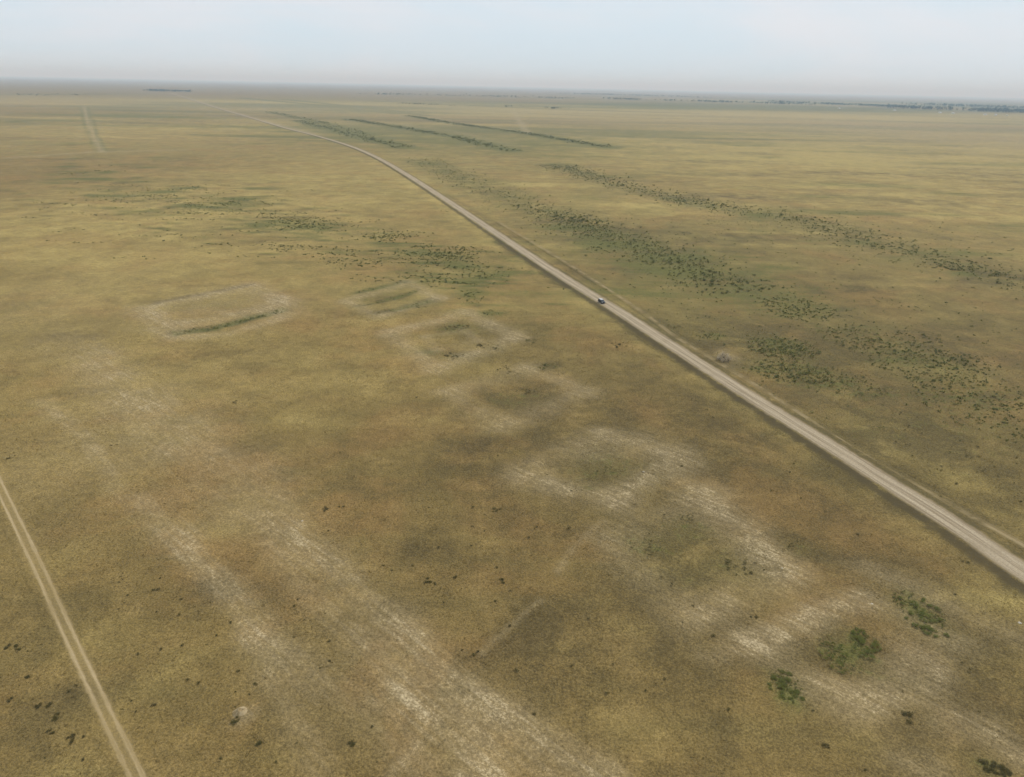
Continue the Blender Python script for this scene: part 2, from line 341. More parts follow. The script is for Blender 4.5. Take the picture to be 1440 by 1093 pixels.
# ------------------------------------------------------------------ ground sheet
rings = [0, 25]
r = 50.0
while r < 70000:
    rings.append(r)
    r *= 1.0062 if r < 1200 else (1.008 if r < 5500 else 1.02)
rings = np.array(rings[1:])
az = np.concatenate([np.linspace(-46, 46, 480), np.linspace(46, 314, 46)[1:-1]]) * math.pi / 180
nr, na = len(rings), len(az)
RR, AA = np.meshgrid(rings, az, indexing='ij')
gx = (RR * np.sin(AA)).ravel(); gy = (RR * np.cos(AA)).ravel()
cov = evalcover(gx, gy)
gz = np.zeros_like(gx)
near = np.hypot(gx, gy) < 1200
gz[near] += (fbm(gx[near], gy[near], 9, 41) - .5) * .25
gz[near] += np.clip(cov[near, 0], 0, 1) * .5 - np.clip(cov[near, 2] - .5, 0, 1) * .5
verts = np.stack([gx, gy, gz], 1)
idx = np.arange(nr * na).reshape(nr, na)
a = idx[:-1, :]; b = np.roll(idx, -1, 1)[:-1, :]; c_ = np.roll(idx, -1, 1)[1:, :]; d_ = idx[1:, :]
quads = np.stack([a, d_, c_, b], -1).reshape(-1, 4)
def make_mesh(name, V, Q):
    me = bpy.data.meshes.new(name)
    me.vertices.add(len(V)); me.vertices.foreach_set('co', np.asarray(V, dtype=np.float32).ravel())
    Q = np.asarray(Q, dtype=np.int32)
    me.loops.add(Q.size); me.loops.foreach_set('vertex_index', Q.ravel())
    me.polygons.add(len(Q)); me.polygons.foreach_set('loop_start', np.arange(0, Q.size, Q.shape[1], dtype=np.int32))
    me.update(calc_edges=True); me.validate()
    return me
def set_cover(me, C):
    at = me.color_attributes.new('cover', 'FLOAT_COLOR', 'POINT')
    at.data.foreach_set('color', np.clip(C, 0, 2).astype(np.float32).ravel())
def set_f(me, name, v):
    at = me.attributes.new(name, 'FLOAT', 'POINT'); at.data.foreach_set('value', np.asarray(v, dtype=np.float32))
def add(name, me, mats, **props):
    o = bpy.data.objects.new(name, me); col.objects.link(o)
    if me is not None and len(me.materials) == 0:
        for m in mats: me.materials.append(m)
    for k, v in props.items(): o[k] = v
    return o
V = np.vstack([verts, [[0, 0, 0]]])
gm = make_mesh("ground", V, quads)
bm = bmesh.new(); bm.from_mesh(gm); bm.verts.ensure_lookup_table()
cv = bm.verts[len(V) - 1]
for i in range(na):
    bm.faces.new((cv, bm.verts[i], bm.verts[(i + 1) % na]))
for f_ in bm.faces: f_.smooth = True
bmesh.ops.recalc_face_normals(bm, faces=bm.faces[:])
bm.to_mesh(gm); bm.free()
set_cover(gm, np.vstack([cov, np.zeros((1, 4))]))
ground = add("ground", gm, [mg], kind="structure", label="dry golden brown steppe grassland reaching the horizon", category="ground")
gm.update()
if gm.polygons[1000].normal.z < 0: gm.flip_normals()

# ------------------------------------------------------------------ roads
def catmull(P, step):
    P = [np.array(p, float) for p in P]; P = [2 * P[0] - P[1]] + P + [2 * P[-1] - P[-2]]
    out = []
    for i in range(1, len(P) - 2):
        n = max(2, int(np.linalg.norm(P[i + 1] - P[i]) / step))
        for k in range(n):
            t = k / n
            out.append(.5 * ((2 * P[i]) + (-P[i - 1] + P[i + 1]) * t + (2 * P[i - 1] - 5 * P[i] + 4 * P[i + 1] - P[i + 2]) * t * t + (-P[i - 1] + 3 * P[i] - 3 * P[i + 1] + P[i + 2]) * t ** 3))
    out.append(P[-2]); return np.array(out)
def ribbon(name, pts, profile, mat, step=4, label="", smooth_it=0, kind="structure", category="road"):
    C = catmull(pts, step)
    for _ in range(smooth_it):
        C[1:-1] = (C[:-2] + C[1:-1] * 2 + C[2:]) / 4
    T = np.gradient(C, axis=0); T /= np.linalg.norm(T, axis=1)[:, None]
    N = np.stack([T[:, 1], -T[:, 0]], 1)
    L = np.concatenate([[0], np.cumsum(np.linalg.norm(np.diff(C, axis=0), axis=1))])
    pr = np.array(profile)
    XY = C[:, None, :] + N[:, None, :] * pr[None, :, :1]
    Z = np.broadcast_to(pr[None, :, 1], XY.shape[:2])
    V = np.concatenate([XY, Z[..., None]], -1).reshape(-1, 3)
    n, k = len(C), len(pr); I = np.arange(n * k).reshape(n, k)
    Q = np.stack([I[:-1, :-1], I[:-1, 1:], I[1:, 1:], I[1:, :-1]], -1).reshape(-1, 4)
    me = make_mesh(name, V, Q)
    me.polygons.foreach_set('use_smooth', [True] * len(me.polygons))
    if me.polygons[0].normal.z < 0: me.flip_normals()
    set_cover(me, evalcover(V[:, 0].copy(), V[:, 1].copy()))
    set_f(me, 'across', np.tile(pr[:, 0], n)); set_f(me, 'along', np.repeat(L, k))
    return add(name, me, [mat], kind=kind, label=label, category=category), C
road_px = [(1560, 886), (1440, 808), (1340, 738), (1250, 682), (1150, 618), (1050, 556), (950, 491), (870, 439), (800, 396), (740, 357), (680, 317), (620, 277), (570, 245), (530, 222), (490, 205), (440, 190), (400, 180), (350, 165), (305, 152), (268, 140), (240, 131)]
RP = [G(*p) for p in road_px]
prof = [(-9.5, -.3), (-7.4, .10), (-4.9, .40), (-4.2, .46), (-2.1, .50), (0, .54), (2.1, .50), (4.2, .46), (4.9, .40), (7.2, .10), (9.0, -.3)]
road, RC = ribbon("road", RP, prof, track_mat("gravel_road", 'road'), 4, "pale graded gravel road on a low embankment", smooth_it=6)
flat = lambda w, z, k=7: [(-w - 1.2, -.25)] + [(-w + 2 * w * i / (k - 1), z) for i in range(k)] + [(w + 1.2, -.25)]
track_px = [(-60, 560), (0, 686), (50, 790), (100, 900), (150, 1006), (192, 1093), (240, 1200)]
ribbon("dirt_track", [G(*p) for p in track_px], flat(2.6, .15, 9), track_mat("rutted_track", 'ruts'), 2, "two-rut dirt track worn into the dry grass", category="track")
sidem = track_mat("faint_track", 'faint')
ribbon("roadside_track", [G(*p) for p in [(700, 312), (800, 372), (900, 437), (950, 474), (1010, 510), (1100, 566), (1200, 632), (1300, 690), (1440, 768), (1560, 835)]], flat(2.2, .16), sidem, 3, "faint dirt track running beside the gravel road", category="track")

# ------------------------------------------------------------------ vegetation meshes
def leaf_quads(cent, size, elong=1.0, up=.35, r_=rng):
    n = len(cent)
    d1 = r_.normal(size=(n, 3)); d1[:, 2] *= .6; d1 /= np.linalg.norm(d1, axis=1)[:, None]
    nn = r_.normal(size=(n, 3)); nn[:, 2] += up * 3
    d2 = np.cross(nn, d1); d2 /= np.linalg.norm(d2, axis=1)[:, None] + 1e-9
    s = np.asarray(size).reshape(-1, 1) * (.6 + .8 * r_.random((n, 1)))
    V = np.stack([cent - d1 * s * elong, cent + d2 * s * .6, cent + d1 * s * elong, cent - d2 * s * .6], 1)
    return V
def shrub_leaf_points(n, w, h, r_, lobes=9):
    L = []
    for i in range(lobes):
        a = r_.random() * 2 * math.pi; q = math.sqrt(r_.random()) * .75
        L.append([math.cos(a) * q * w / 2, math.sin(a) * q * w / 2, h * (.35 + .4 * r_.random() * (1 - q * .5)), w * (.12 + .16 * r_.random()), h * (.22 + .16 * r_.random())])
    L = np.array(L); k = r_.integers(0, lobes, n)
    d = r_.normal(size=(n, 3)); d /= np.linalg.norm(d, axis=1)[:, None]; d *= (.45 + .6 * r_.random((n, 1)))
    P = L[k, :3] + d * np.stack([L[k, 3], L[k, 3], L[k, 4]], 1)
    P[:, 2] = np.clip(P[:, 2], .04 * h, None)
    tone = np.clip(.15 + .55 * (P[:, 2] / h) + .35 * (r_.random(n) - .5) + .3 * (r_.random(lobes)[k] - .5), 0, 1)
    return P, tone
def stems(w, h, n, r_):
    V = []; Fq = []
    for i in range(n):
        a = r_.random() * 2 * math.pi; q = .3 + .6 * r_.random()
        base = np.array([math.cos(a) * w * .05, math.sin(a) * w * .05, -.05]); mid = np.array([math.cos(a) * w * .15 * q, math.sin(a) * w * .15 * q, h * .3]); tip = np.array([math.cos(a) * w * .4 * q, math.sin(a) * w * .4 * q, h * .7])
        k0 = len(V)
        for p_, rad in ((base, .035 * w / 2), (mid, .024 * w / 2), (tip, .008 * w / 2)):
            for j in range(4):
                b_ = j * math.pi / 2; V.append(p_ + np.array([math.cos(b_) * rad, math.sin(b_) * rad, 0]))
        for s_ in range(2):
            for j in range(4):
                Fq.append([k0 + s_ * 4 + j, k0 + s_ * 4 + (j + 1) % 4, k0 + s_ * 4 + 4 + (j + 1) % 4, k0 + s_ * 4 + 4 + j])
    return np.array(V), np.array(Fq)
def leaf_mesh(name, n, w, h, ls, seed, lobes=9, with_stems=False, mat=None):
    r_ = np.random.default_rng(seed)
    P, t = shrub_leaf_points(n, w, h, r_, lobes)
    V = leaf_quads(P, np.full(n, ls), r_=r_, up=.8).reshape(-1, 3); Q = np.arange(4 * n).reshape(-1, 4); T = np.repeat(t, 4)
    ns = 0
    if with_stems:
        sv, sq = stems(w, h, 6, r_); Q = np.vstack([Q, sq + len(V)]); V = np.vstack([V, sv]); T = np.concatenate([T, np.zeros(len(sv))]); ns = len(sq)
    me = make_mesh(name, V, Q); set_f(me, 'tone', T)
    me.materials.append(mat or m_leaf)
    if with_stems:
        me.materials.append(m_wood)
        mi = np.zeros(len(me.polygons), dtype=np.int32); mi[len(me.polygons) - ns:] = 1; me.polygons.foreach_set('material_index', mi)
    return me
def stem_mesh(name, w, h, seed):
    sv, sq = stems(w, h, 8, np.random.default_rng(seed)); me = make_mesh(name, sv, sq); me.materials.append(m_wood); return me
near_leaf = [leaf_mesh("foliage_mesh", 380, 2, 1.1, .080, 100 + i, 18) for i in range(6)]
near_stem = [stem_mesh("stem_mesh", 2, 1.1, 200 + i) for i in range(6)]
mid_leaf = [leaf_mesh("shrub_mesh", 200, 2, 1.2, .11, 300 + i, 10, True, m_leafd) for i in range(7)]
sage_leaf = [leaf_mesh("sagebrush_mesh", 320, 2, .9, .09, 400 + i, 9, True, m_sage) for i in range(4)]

shrubs = []   # x,y,width,height,kind
def spray(n, cpx, rx, ry, wmin, wmax, hk=.45, kind='green'):
    c0 = G(*cpx); ax = np.linalg.norm(G(cpx[0] + rx, cpx[1]) - c0); ay = np.linalg.norm(G(cpx[0], cpx[1] + ry) - G(cpx[0], cpx[1] - ry)) / 2
    for _ in range(n):
        a = rng.random() * 6.283; q = rng.random() ** .62
        w = wmin + (wmax - wmin) * rng.random() ** 1.6
        shrubs.append([c0[0] + math.cos(a) * q * ax, c0[1] + math.sin(a) * q * ay, w, w * hk * (.8 + .5 * rng.random()), kind])
def swaths(n, cpx, rx, ry, per, lmin, lmax, wmin, wmax, hk=.36, ang=-.12):
    """short cross-wind rows of low scrub"""
    c0 = G(*cpx); ax = np.linalg.norm(G(cpx[0] + rx, cpx[1]) - c0); ay = np.linalg.norm(G(cpx[0], cpx[1] + ry) - G(cpx[0], cpx[1] - ry)) / 2
    for _ in range(n):
        x = c0[0] + rng.normal() * ax * .6; y = c0[1] + rng.normal() * ay * .6; L_ = lmin + (lmax - lmin) * rng.random(); k = max(3, int(per * L_ / lmax)); a = ang + rng.normal() * .12
        for _ in range(k):
            t = (rng.random() - .5) * L_; w = wmin + (wmax - wmin) * rng.random() ** 1.8
            shrubs.append([x + t * math.cos(a) + rng.normal() * .8, y + t * math.sin(a) + rng.normal() * 1.4, w, w * hk * (.7 + .6 * rng.random()), 'green'])
def belt(n, pts, spread, wmin, wmax, hk=.7, kind='green', clump=.5):
    P = np.array([G(*p) for p in pts]); seg = np.linalg.norm(np.diff(P, axis=0), axis=1); cum = np.concatenate([[0], np.cumsum(seg)])
    cc = rng.random(max(3, int(n / 12))) * cum[-1]
    for _ in range(n):
        s = rng.random() * cum[-1] if rng.random() > clump else float(np.clip(rng.choice(cc) + rng.normal() * 10, 0, cum[-1]))
        i = min(int(np.searchsorted(cum, s, side='right')) - 1, len(seg) - 1); t = (s - cum[i]) / seg[i]; d = (P[i + 1] - P[i]) / seg[i]
        p = P[i] + (P[i + 1] - P[i]) * t + np.array([d[1], -d[0]]) * rng.normal() * spread
        w = wmin + (wmax - wmin) * rng.random() ** 2.2
        shrubs.append([p[0], p[1], w, w * hk * (.7 + .6 * rng.random()), kind])
# dense bushes in the old pits of the ruined settlement
spray(66, (1105, 964), 24, 22, .6, 1.4, .20)
spray(54, (1181, 924), 28, 21, .55, 1.2, .19); spray(54, (1213, 904), 21, 20, .6, 1.4, .20); spray(14, (1165, 903), 12, 9, .5, 1.0, .2)
spray(92, (1295, 862), 29, 29, .6, 1.4, .19); spray(8, (1262, 843), 9, 4, .6, 1.0, .2)
spray(22, (1398, 1078), 20, 16, .7, 1.5, .25, 'sage')
spray(16, (1042, 795), 24, 13, .6, 1.2, .25, 'sage'); spray(12, (905, 768), 24, 12, .5, 1.0, .25, 'sage'); spray(7, (965, 728), 14, 6, .5, .9, .3, 'sage')
spray(10, (858, 663), 20, 9, .6, 1.1, .25, 'sage'); spray(5, (808, 690), 10, 5, .6, 1.0, .3, 'sage'); spray(6, (1122, 770), 14, 8, .5, .9, .3, 'sage')
for (x, y, n) in [(458, 717, 5), (478, 713, 2), (602, 817, 4), (614, 822, 2), (636, 813, 1), (709, 817, 4), (698, 718, 5), (669, 918, 2), (602, 714, 1), (664, 711, 1), (538, 793, 1), (330, 567, 3), (163, 626, 2),
                  (219, 829, 2), (362, 1048, 4), (497, 1046, 4), (330, 1014, 3), (12, 911, 3), (24, 911, 3), (40, 952, 3), (55, 993, 3), (68, 994, 3), (81, 1008, 3), (100, 1040, 3), (14, 987, 2), (70, 1030, 2),
                  (15, 644, 2), (940, 955, 1), (1062, 868, 2), (1275, 1006, 4), (1280, 1015, 2), (800, 742, 1), (745, 753, 1), (920, 773, 2), (1380, 660, 2), (1320, 700, 1), (476, 637, 1), (700, 640, 1), (1003, 892, 1),
                  (1260, 580, 3), (1165, 1050, 2), (590, 560, 1), (213, 995, 1), (212, 400, 1), (55, 298, 2), (1358, 790, 2), (975, 563, 2), (990, 577, 3), (1003, 585, 2), (960, 655, 1)]:
    spray(n, (x, y), 6, 4, .7, 1.2, .4, 'sage')
spray(44, (662, 417), 22, 11, .9, 1.8, .25); spray(14, (768, 516), 14, 5, .9, 1.6, .3); spray(14, (690, 440), 12, 4, .9, 1.6, .3); spray(20, (640, 460), 22, 5, .8, 1.5, .25, 'sage'); spray(14, (685, 487), 16, 6, .8, 1.5, .25, 'sage'); spray(14, (640, 501), 18, 5, .8, 1.5, .25, 'sage')
spray(10, (590, 430), 16, 4, 1, 1.6, .3); spray(8, (745, 480), 8, 4, 1, 1.5, .3); spray(12, (715, 520), 20, 6, .7, 1.2, .35, 'sage'); spray(12, (740, 550), 20, 6, .7, 1.2, .35, 'sage'); spray(12, (870, 485), 16, 5, .9, 1.5, .3, 'sage')
belt(90, [(250, 468), (300, 461), (396, 438)], 1.3, .8, 1.7, .22, 'green', 0)
for q_ in [[(500, 412), (568, 397)], [(505, 431), (540, 424), (582, 410)], [(528, 442), (604, 424)]]:
    belt(22, q_, 1.6, .7, 1.4, .22, 'green', 0)
for (x, y, a, b, n) in [(120, 241, 30, 5, 16), (215, 270, 76, 10, 44), (300, 290, 66, 13, 56), (420, 312, 60, 10, 40), (455, 318, 50, 7, 18), (545, 332, 40, 8, 24), (600, 352, 56, 11, 34), (640, 360, 36, 12, 28), (660, 385, 44, 14, 28), (520, 365, 70, 14, 34), (420, 352, 76, 11, 26), (590, 395, 76, 10, 20), (330, 315, 190, 34, 70), (180, 285, 140, 18, 40)]:
    swaths(n, (x, y), a, b, 10, 8, 34, .9, 2.5, .24)
spray(140, (420, 314), 52, 9, 1.0, 2.4, .26); spray(90, (545, 332), 34, 7, 1.0, 2.3, .26); spray(110, (630, 360), 42, 11, 1.0, 2.3, .26)
# bushes right of the road
belt(1300, [(735, 288), (800, 308), (870, 340), (940, 365), (1050, 410)], 16, 1.1, 3.0, .36, clump=.55)
belt(240, [(800, 300), (860, 325), (960, 370)], 10, 1.3, 3.0, .4)
belt(26, [(735, 288), (780, 302), (830, 316)], 5, 2.6, 4.2, .5)
belt(480, [(590, 222), (660, 256), (735, 288)], 18, 1.3, 3.1, .36)
belt(1150, [(780, 232), (880, 262), (1000, 290), (1125, 306)], 17, 1.5, 3.6, .36, clump=.55)
belt(850, [(1125, 306), (1200, 333), (1320, 363), (1440, 398), (1560, 430)], 16, 1.2, 3.1, .34, clump=.55)
belt(60, [(1330, 370), (1440, 395)], 10, 1.8, 3.4, .42)
spray(220, (1122, 435), 52, 16, .9, 2.1, .28); spray(290, (1100, 489), 50, 15, .8, 1.9, .26); spray(260, (1112, 522), 54, 16, .8, 1.8, .26); spray(170, (1185, 538), 60, 19, .6, 1.4, .28); spray(34, (998, 472), 20, 6, .8, 1.6, .28)
spray(240, (1235, 478), 80, 20, .8, 2.0, .28); spray(320, (1310, 512), 86, 26, .8, 1.9, .28); spray(400, (1395, 570), 92, 44, .7, 1.7, .28); spray(80, (1350, 508), 50, 12, .8, 1.6, .28); spray(18, (1075, 425), 14, 7, 1.2, 2.0, .35)
spray(520, (1200, 470), 290, 90, .6, 1.6, .26); spray(520, (1000, 360), 300, 74, .8, 2.0, .26); spray(320, (1250, 330), 240, 40, .9, 2.3, .26)
spray(16, (1180, 640), 150, 40, .5, 1.0, .4, 'sage'); spray(40, (1350, 640), 90, 50, .5, 1.1, .4, 'sage')
for pts, n in [([(575, 163), (640, 174), (740, 188), (862, 208)], 1200), ([(490, 168), (560, 179), (640, 193), (720, 213)], 950), ([(420, 170), (480, 186), (570, 208)], 520), ([(380, 158), (450, 172), (520, 190)], 300)]:
    belt(n, pts, 11, 2.4, 6.0, .5)
spray(90, (400, 900), 420, 180, .4, .9, .5, 'sage'); spray(70, (950, 820), 380, 200, .4, .85, .5, 'sage')

def near_road(x, y, m=8.5): return np.min((RC[:, 0] - x) ** 2 + (RC[:, 1] - y) ** 2) < m * m
shrubs = [s for s in shrubs if not near_road(s[0], s[1])]
shrubs.sort(key=lambda s: -(s[2] / math.sqrt(s[0] ** 2 + s[1] ** 2 + H * H)))
G_green = [s for s in shrubs if s[4] == 'green']; G_sage = [s for s in shrubs if s[4] == 'sage']
def zrot(o, s, w0, h0):
    o.location = (s[0], s[1], 0.0); o.rotation_euler = (0, 0, random.random() * 6.28); o.scale = (s[2] / w0, s[2] / w0 * (.85 + .3 * random.random()), s[3] / h0)
for i, s in enumerate(G_green[:298]):
    lab = "low spreading green shrub growing in a hollow of dry steppe" if s[2] < 2.2 else "tall leafy green bush in a straggling roadside belt"
    if math.hypot(s[0], s[1]) < 190:
        e = bpy.data.objects.new("shrub", None); col.objects.link(e); e.empty_display_size = .2
        zrot(e, s, 2, 1.1)
        k = i % 6
        for nm, me in (("foliage", near_leaf[k]), ("stem", near_stem[k])):
            o = bpy.data.objects.new(nm, me); col.objects.link(o); o.parent = e
        top = e
    else:
        top = bpy.data.objects.new("shrub", mid_leaf[i % 7]); col.objects.link(top); zrot(top, s, 2, 1.2)
    top["label"] = lab; top["category"] = "shrub"; top["group"] = "green shrubs scattered over the steppe"
for i, s in enumerate(G_sage[:295]):
    o = bpy.data.objects.new("sagebrush", sage_leaf[i % 4]); col.objects.link(o); zrot(o, s, 2, .9)
    o["label"] = "small dull olive sagebrush tuft on dry turf"; o["category"] = "bush"; o["group"] = "sagebrush dotted over the steppe"
def stuff_shrubs(name, L, mat, nl, label, cat):
    P = []; T = []; Z = []
    for s in L:
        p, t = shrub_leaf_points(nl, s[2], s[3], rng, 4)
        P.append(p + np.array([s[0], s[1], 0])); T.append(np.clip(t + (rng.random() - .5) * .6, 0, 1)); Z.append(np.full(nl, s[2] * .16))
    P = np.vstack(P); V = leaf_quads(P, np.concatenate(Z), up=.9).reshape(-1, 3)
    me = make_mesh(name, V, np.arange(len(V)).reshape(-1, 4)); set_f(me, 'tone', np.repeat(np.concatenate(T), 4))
    return add(name, me, [mat], kind="stuff", label=label, category=cat)
stuff_shrubs("shrub_thicket", G_green[298:], m_leafd, 16, "straggling belts of green scrub across the grassland", "shrubs")
if len(G_sage) > 295: stuff_shrubs("sagebrush_cover", G_sage[295:], m_sage, 26, "scattered small sagebrush tufts on dry turf", "bushes")

# grass tufts
n = 80000
ang = np.radians(rng.uniform(-46, 46, n)); rad = np.sqrt(rng.uniform(75 ** 2, 330 ** 2, n))
X = rad * np.sin(ang); Y = rad * np.cos(ang)
ok = fbm(X, Y, 6, 77) + .3 * (rng.random(n) - .5) > .42
X, Y = X[ok], Y[ok]
C2 = RC[(RC[:, 1] < 420)]
mn = np.full(X.size, 1e9)
for p in C2: mn = np.minimum(mn, (X - p[0]) ** 2 + (Y - p[1]) ** 2)
TR = catmull([G(*p) for p in track_px], 2)
for p in TR: mn = np.minimum(mn, ((X - p[0]) ** 2 + (Y - p[1]) ** 2) * 16)
ok = mn > 64; X, Y = X[ok], Y[ok]
P = np.stack([X, Y, np.full(X.size, .14)], 1); P = np.repeat(P, 3, 0) + rng.normal(size=(X.size * 3, 3)) * np.array([.14, .14, .03])
V = leaf_quads(P, np.full(len(P), .11), up=.5).reshape(-1, 3)
me = make_mesh("grass_tufts", V, np.arange(len(V)).reshape(-1, 4)); set_f(me, 'tone', np.repeat(rng.random(len(P)), 4))
add("grass_tufts", me, [m_grass], kind="stuff", label="short tufts of dry feather grass", category="grass")

# ------------------------------------------------------------------ far tree belts
m_tree = leaf_mat("tree_leaves", (.016, .028, .018), (.045, .064, .034), (.04, .05, .03))
def tree_belt(pts, n, spread, hmin, hmax, label):
    P = np.array([G(*p) for p in pts]); cum = np.linspace(0, 1, len(P)); LP = []; LT = []; LZ = []; SV = []; SQ = []; off = 0
    cc = rng.random(max(4, n // 14))
    for _ in range(n):
        t = float(np.clip(rng.choice(cc) + rng.normal() * .012, 0, 1)) if rng.random() < .85 else rng.random()
        x = np.interp(t, cum, P[:, 0]) + rng.normal() * spread; y = np.interp(t, cum, P[:, 1]) + rng.normal() * spread * 3
        h_ = hmin + (hmax - hmin) * rng.random() ** 1.5; w_ = h_ * (.6 + .5 * rng.random())
        p, tn = shrub_leaf_points(40, w_, h_ * .8, rng, 6); p[:, 2] += h_ * .2
        LP.append(p + np.array([x, y, 0])); LT.append(tn); LZ.append(np.full(40, h_ * .10))
        sv, sq = stems(w_, h_, 3, rng); SV.append(sv + np.array([x, y, 0])); SQ.append(sq + off); off += len(sv)
    V = leaf_quads(np.vstack(LP), np.concatenate(LZ)).reshape(-1, 3); Q = np.arange(len(V)).reshape(-1, 4); nl = len(Q)
    Q = np.vstack([Q, np.vstack(SQ) + len(V)]); T = np.concatenate([np.repeat(np.concatenate(LT), 4), np.zeros(off)]); V = np.vstack([V, np.vstack(SV)])
    me = make_mesh("tree_belt", V, Q); set_f(me, 'tone', T); me.materials.append(m_tree); me.materials.append(m_wood)
    mi = np.zeros(len(me.polygons), dtype=np.int32); mi[nl:] = 1; me.polygons.foreach_set('material_index', mi)
    add("tree_belt", me, [], kind="stuff", label=label, category="trees")
tree_belt([(212, 128.5), (240, 129), (270, 130)], 160, 16, 12, 22, "dark clump of trees far out on the plain")
tree_belt([(1080, 144), (1200, 149), (1290, 152)], 260, 34, 14, 26, "thin distant line of village trees")
tree_belt([(1240, 152), (1370, 157), (1450, 159)], 300, 26, 14, 34, "dense distant line of village trees")
tree_belt([(1280, 148), (1370, 151), (1450, 154)], 220, 44, 16, 32, "dense distant line of village trees")
tree_belt([(860, 140), (1000, 144), (1130, 148)], 260, 40, 12, 24, "low broken line of trees on the plain")
tree_belt([(780, 132), (900, 135), (1000, 138)], 220, 70, 14, 26, "low broken line of trees on the plain")
tree_belt([(520, 133), (680, 136), (800, 139)], 200, 70, 10, 20, "low broken line of trees on the plain")
tree_belt([(0, 134), (60, 134), (120, 134.5)], 40, 60, 6, 12, "low broken line of trees on the plain")
tree_belt([(700, 150), (760, 152), (800, 154)], 50, 14, 5, 9, "low broken line of trees on the plain")
tree_belt([(560, 146), (590, 147), (640, 150)], 50, 14, 5, 9, "low broken line of trees on the plain")

# ------------------------------------------------------------------ farmhouses by the village trees
m_wall = simple_mat("whitewash", (.62, .60, .55), (.75, .73, .69), .6); m_roof = simple_mat("sheet_roof", (.35, .36, .38), (.46, .46, .47), .5, .6)
m_glass = simple_mat("window_glass", (.02, .025, .03), (.035, .04, .045), 1, .15, 0, .5)
def boxv(x0, x1, y0, y1, z0, z1):
    v = [(x0, y0, z0), (x1, y0, z0), (x1, y1, z0), (x0, y1, z0), (x0, y0, z1), (x1, y0, z1), (x1, y1, z1), (x0, y1, z1)]
    return v, [(0, 3, 2, 1), (4, 5, 6, 7), (0, 1, 5, 4), (1, 2, 6, 5), (2, 3, 7, 6), (3, 0, 4, 7)]
def pymesh(name, v, f, mat):
    me = bpy.data.meshes.new(name); me.from_pydata(v, [], f); me.update(); me.materials.append(mat); return me
wv, wf = boxv(-7, 7, -4.5, 4.5, -.2, 3.4); wv += [(-7, 0, 6.1), (7, 0, 6.1)]; wf = [q for q in wf if q != (4, 5, 6, 7)] + [(4, 8, 7), (5, 6, 9)]
me_wall = pymesh("wall_mesh", wv, wf, m_wall)
me_roof = pymesh("roof_mesh", [(-7.6, -5.1, 3.1), (7.6, -5.1, 3.1), (7.6, 0, 6.3), (-7.6, 0, 6.3), (7.6, 5.1, 3.1), (-7.6, 5.1, 3.1), (-7.6, -5.1, 3.25), (7.6, -5.1, 3.25), (7.6, 0, 6.45), (-7.6, 0, 6.45), (7.6, 5.1, 3.25), (-7.6, 5.1, 3.25)],
                 [(0, 1, 2, 3), (3, 2, 4, 5), (6, 9, 8, 7), (9, 11, 10, 8), (0, 6, 7, 1), (5, 4, 10, 11), (0, 3, 9, 6), (3, 5, 11, 9), (1, 7, 8, 2), (2, 8, 10, 4)], m_roof)
v_, f_ = boxv(-.6, .6, -.03, .03, 0, 1.3); me_win = pymesh("window_mesh", v_, f_, m_glass)
v_, f_ = boxv(-.5, .5, -.03, .03, 0, 2.1); me_door = pymesh("door_mesh", v_, f_, m_wood)
for (px, py, rz) in [(1322, 159, .3), (1340, 160, .1), (1385, 162, -.2), (1400, 162.5, .5), (1416, 163, .9), (1258, 156, .1), (1180, 153, .5)]:
    e = bpy.data.objects.new("farmhouse", None); col.objects.link(e); p = G(px, py); e.location = (p[0], p[1], 0); e.rotation_euler = (0, 0, rz)
    e["label"] = "small whitewashed farmhouse with grey roof beside trees"; e["category"] = "house"; e["group"] = "farmhouses of a distant village"
    for nm, me, loc in [("wall", me_wall, (0, 0, 0)), ("roof", me_roof, (0, 0, 0)), ("window", me_win, (-4, -4.53, 1)), ("window", me_win, (3.8, -4.53, 1)), ("door", me_door, (0, -4.53, 0))]:
        o = bpy.data.objects.new(nm, me); col.objects.link(o); o.parent = e; o.location = loc

# ------------------------------------------------------------------ mounds, stones, dead bush
m_dirt = simple_mat("dug_earth", (.20, .145, .07), (.33, .255, .145), 1.5)
def mound(px, py, w, h, label):
    bm = bmesh.new(); bmesh.ops.create_grid(bm, x_segments=28, y_segments=28, size=1)
    for v in bm.verts:
        x, y = v.co.x, v.co.y; q = math.hypot(x, y); nn = float(fbm(np.array([x * 3 + px]), np.array([y * 3]), 1, 5)[0])
        v.co.x *= w / 2; v.co.y *= w / 2; v.co.z = h * max(0, math.cos(min(q * (1.1 + .5 * nn), 1) * math.pi / 2)) * (.6 + .8 * nn) - .3 - (.35 * h if q < .16 else 0)
    me = bpy.data.meshes.new("burrow_mound"); bm.to_mesh(me); bm.free(); me.polygons.foreach_set('use_smooth', [True] * len(me.polygons))
    o = add("burrow_mound", me, [m_dirt], label=label, category="mound"); p = G(px, py); o.location = (p[0], p[1], .22)
mound(339, 1002, 3.8, .8, "pale dug earth mound thrown up at a burrow")
mound(411, 746, 2.4, .6, "low pale earth mound in worn grass")
m_stone = simple_mat("pale_stone", (.36, .31, .23), (.52, .46, .36), 2)
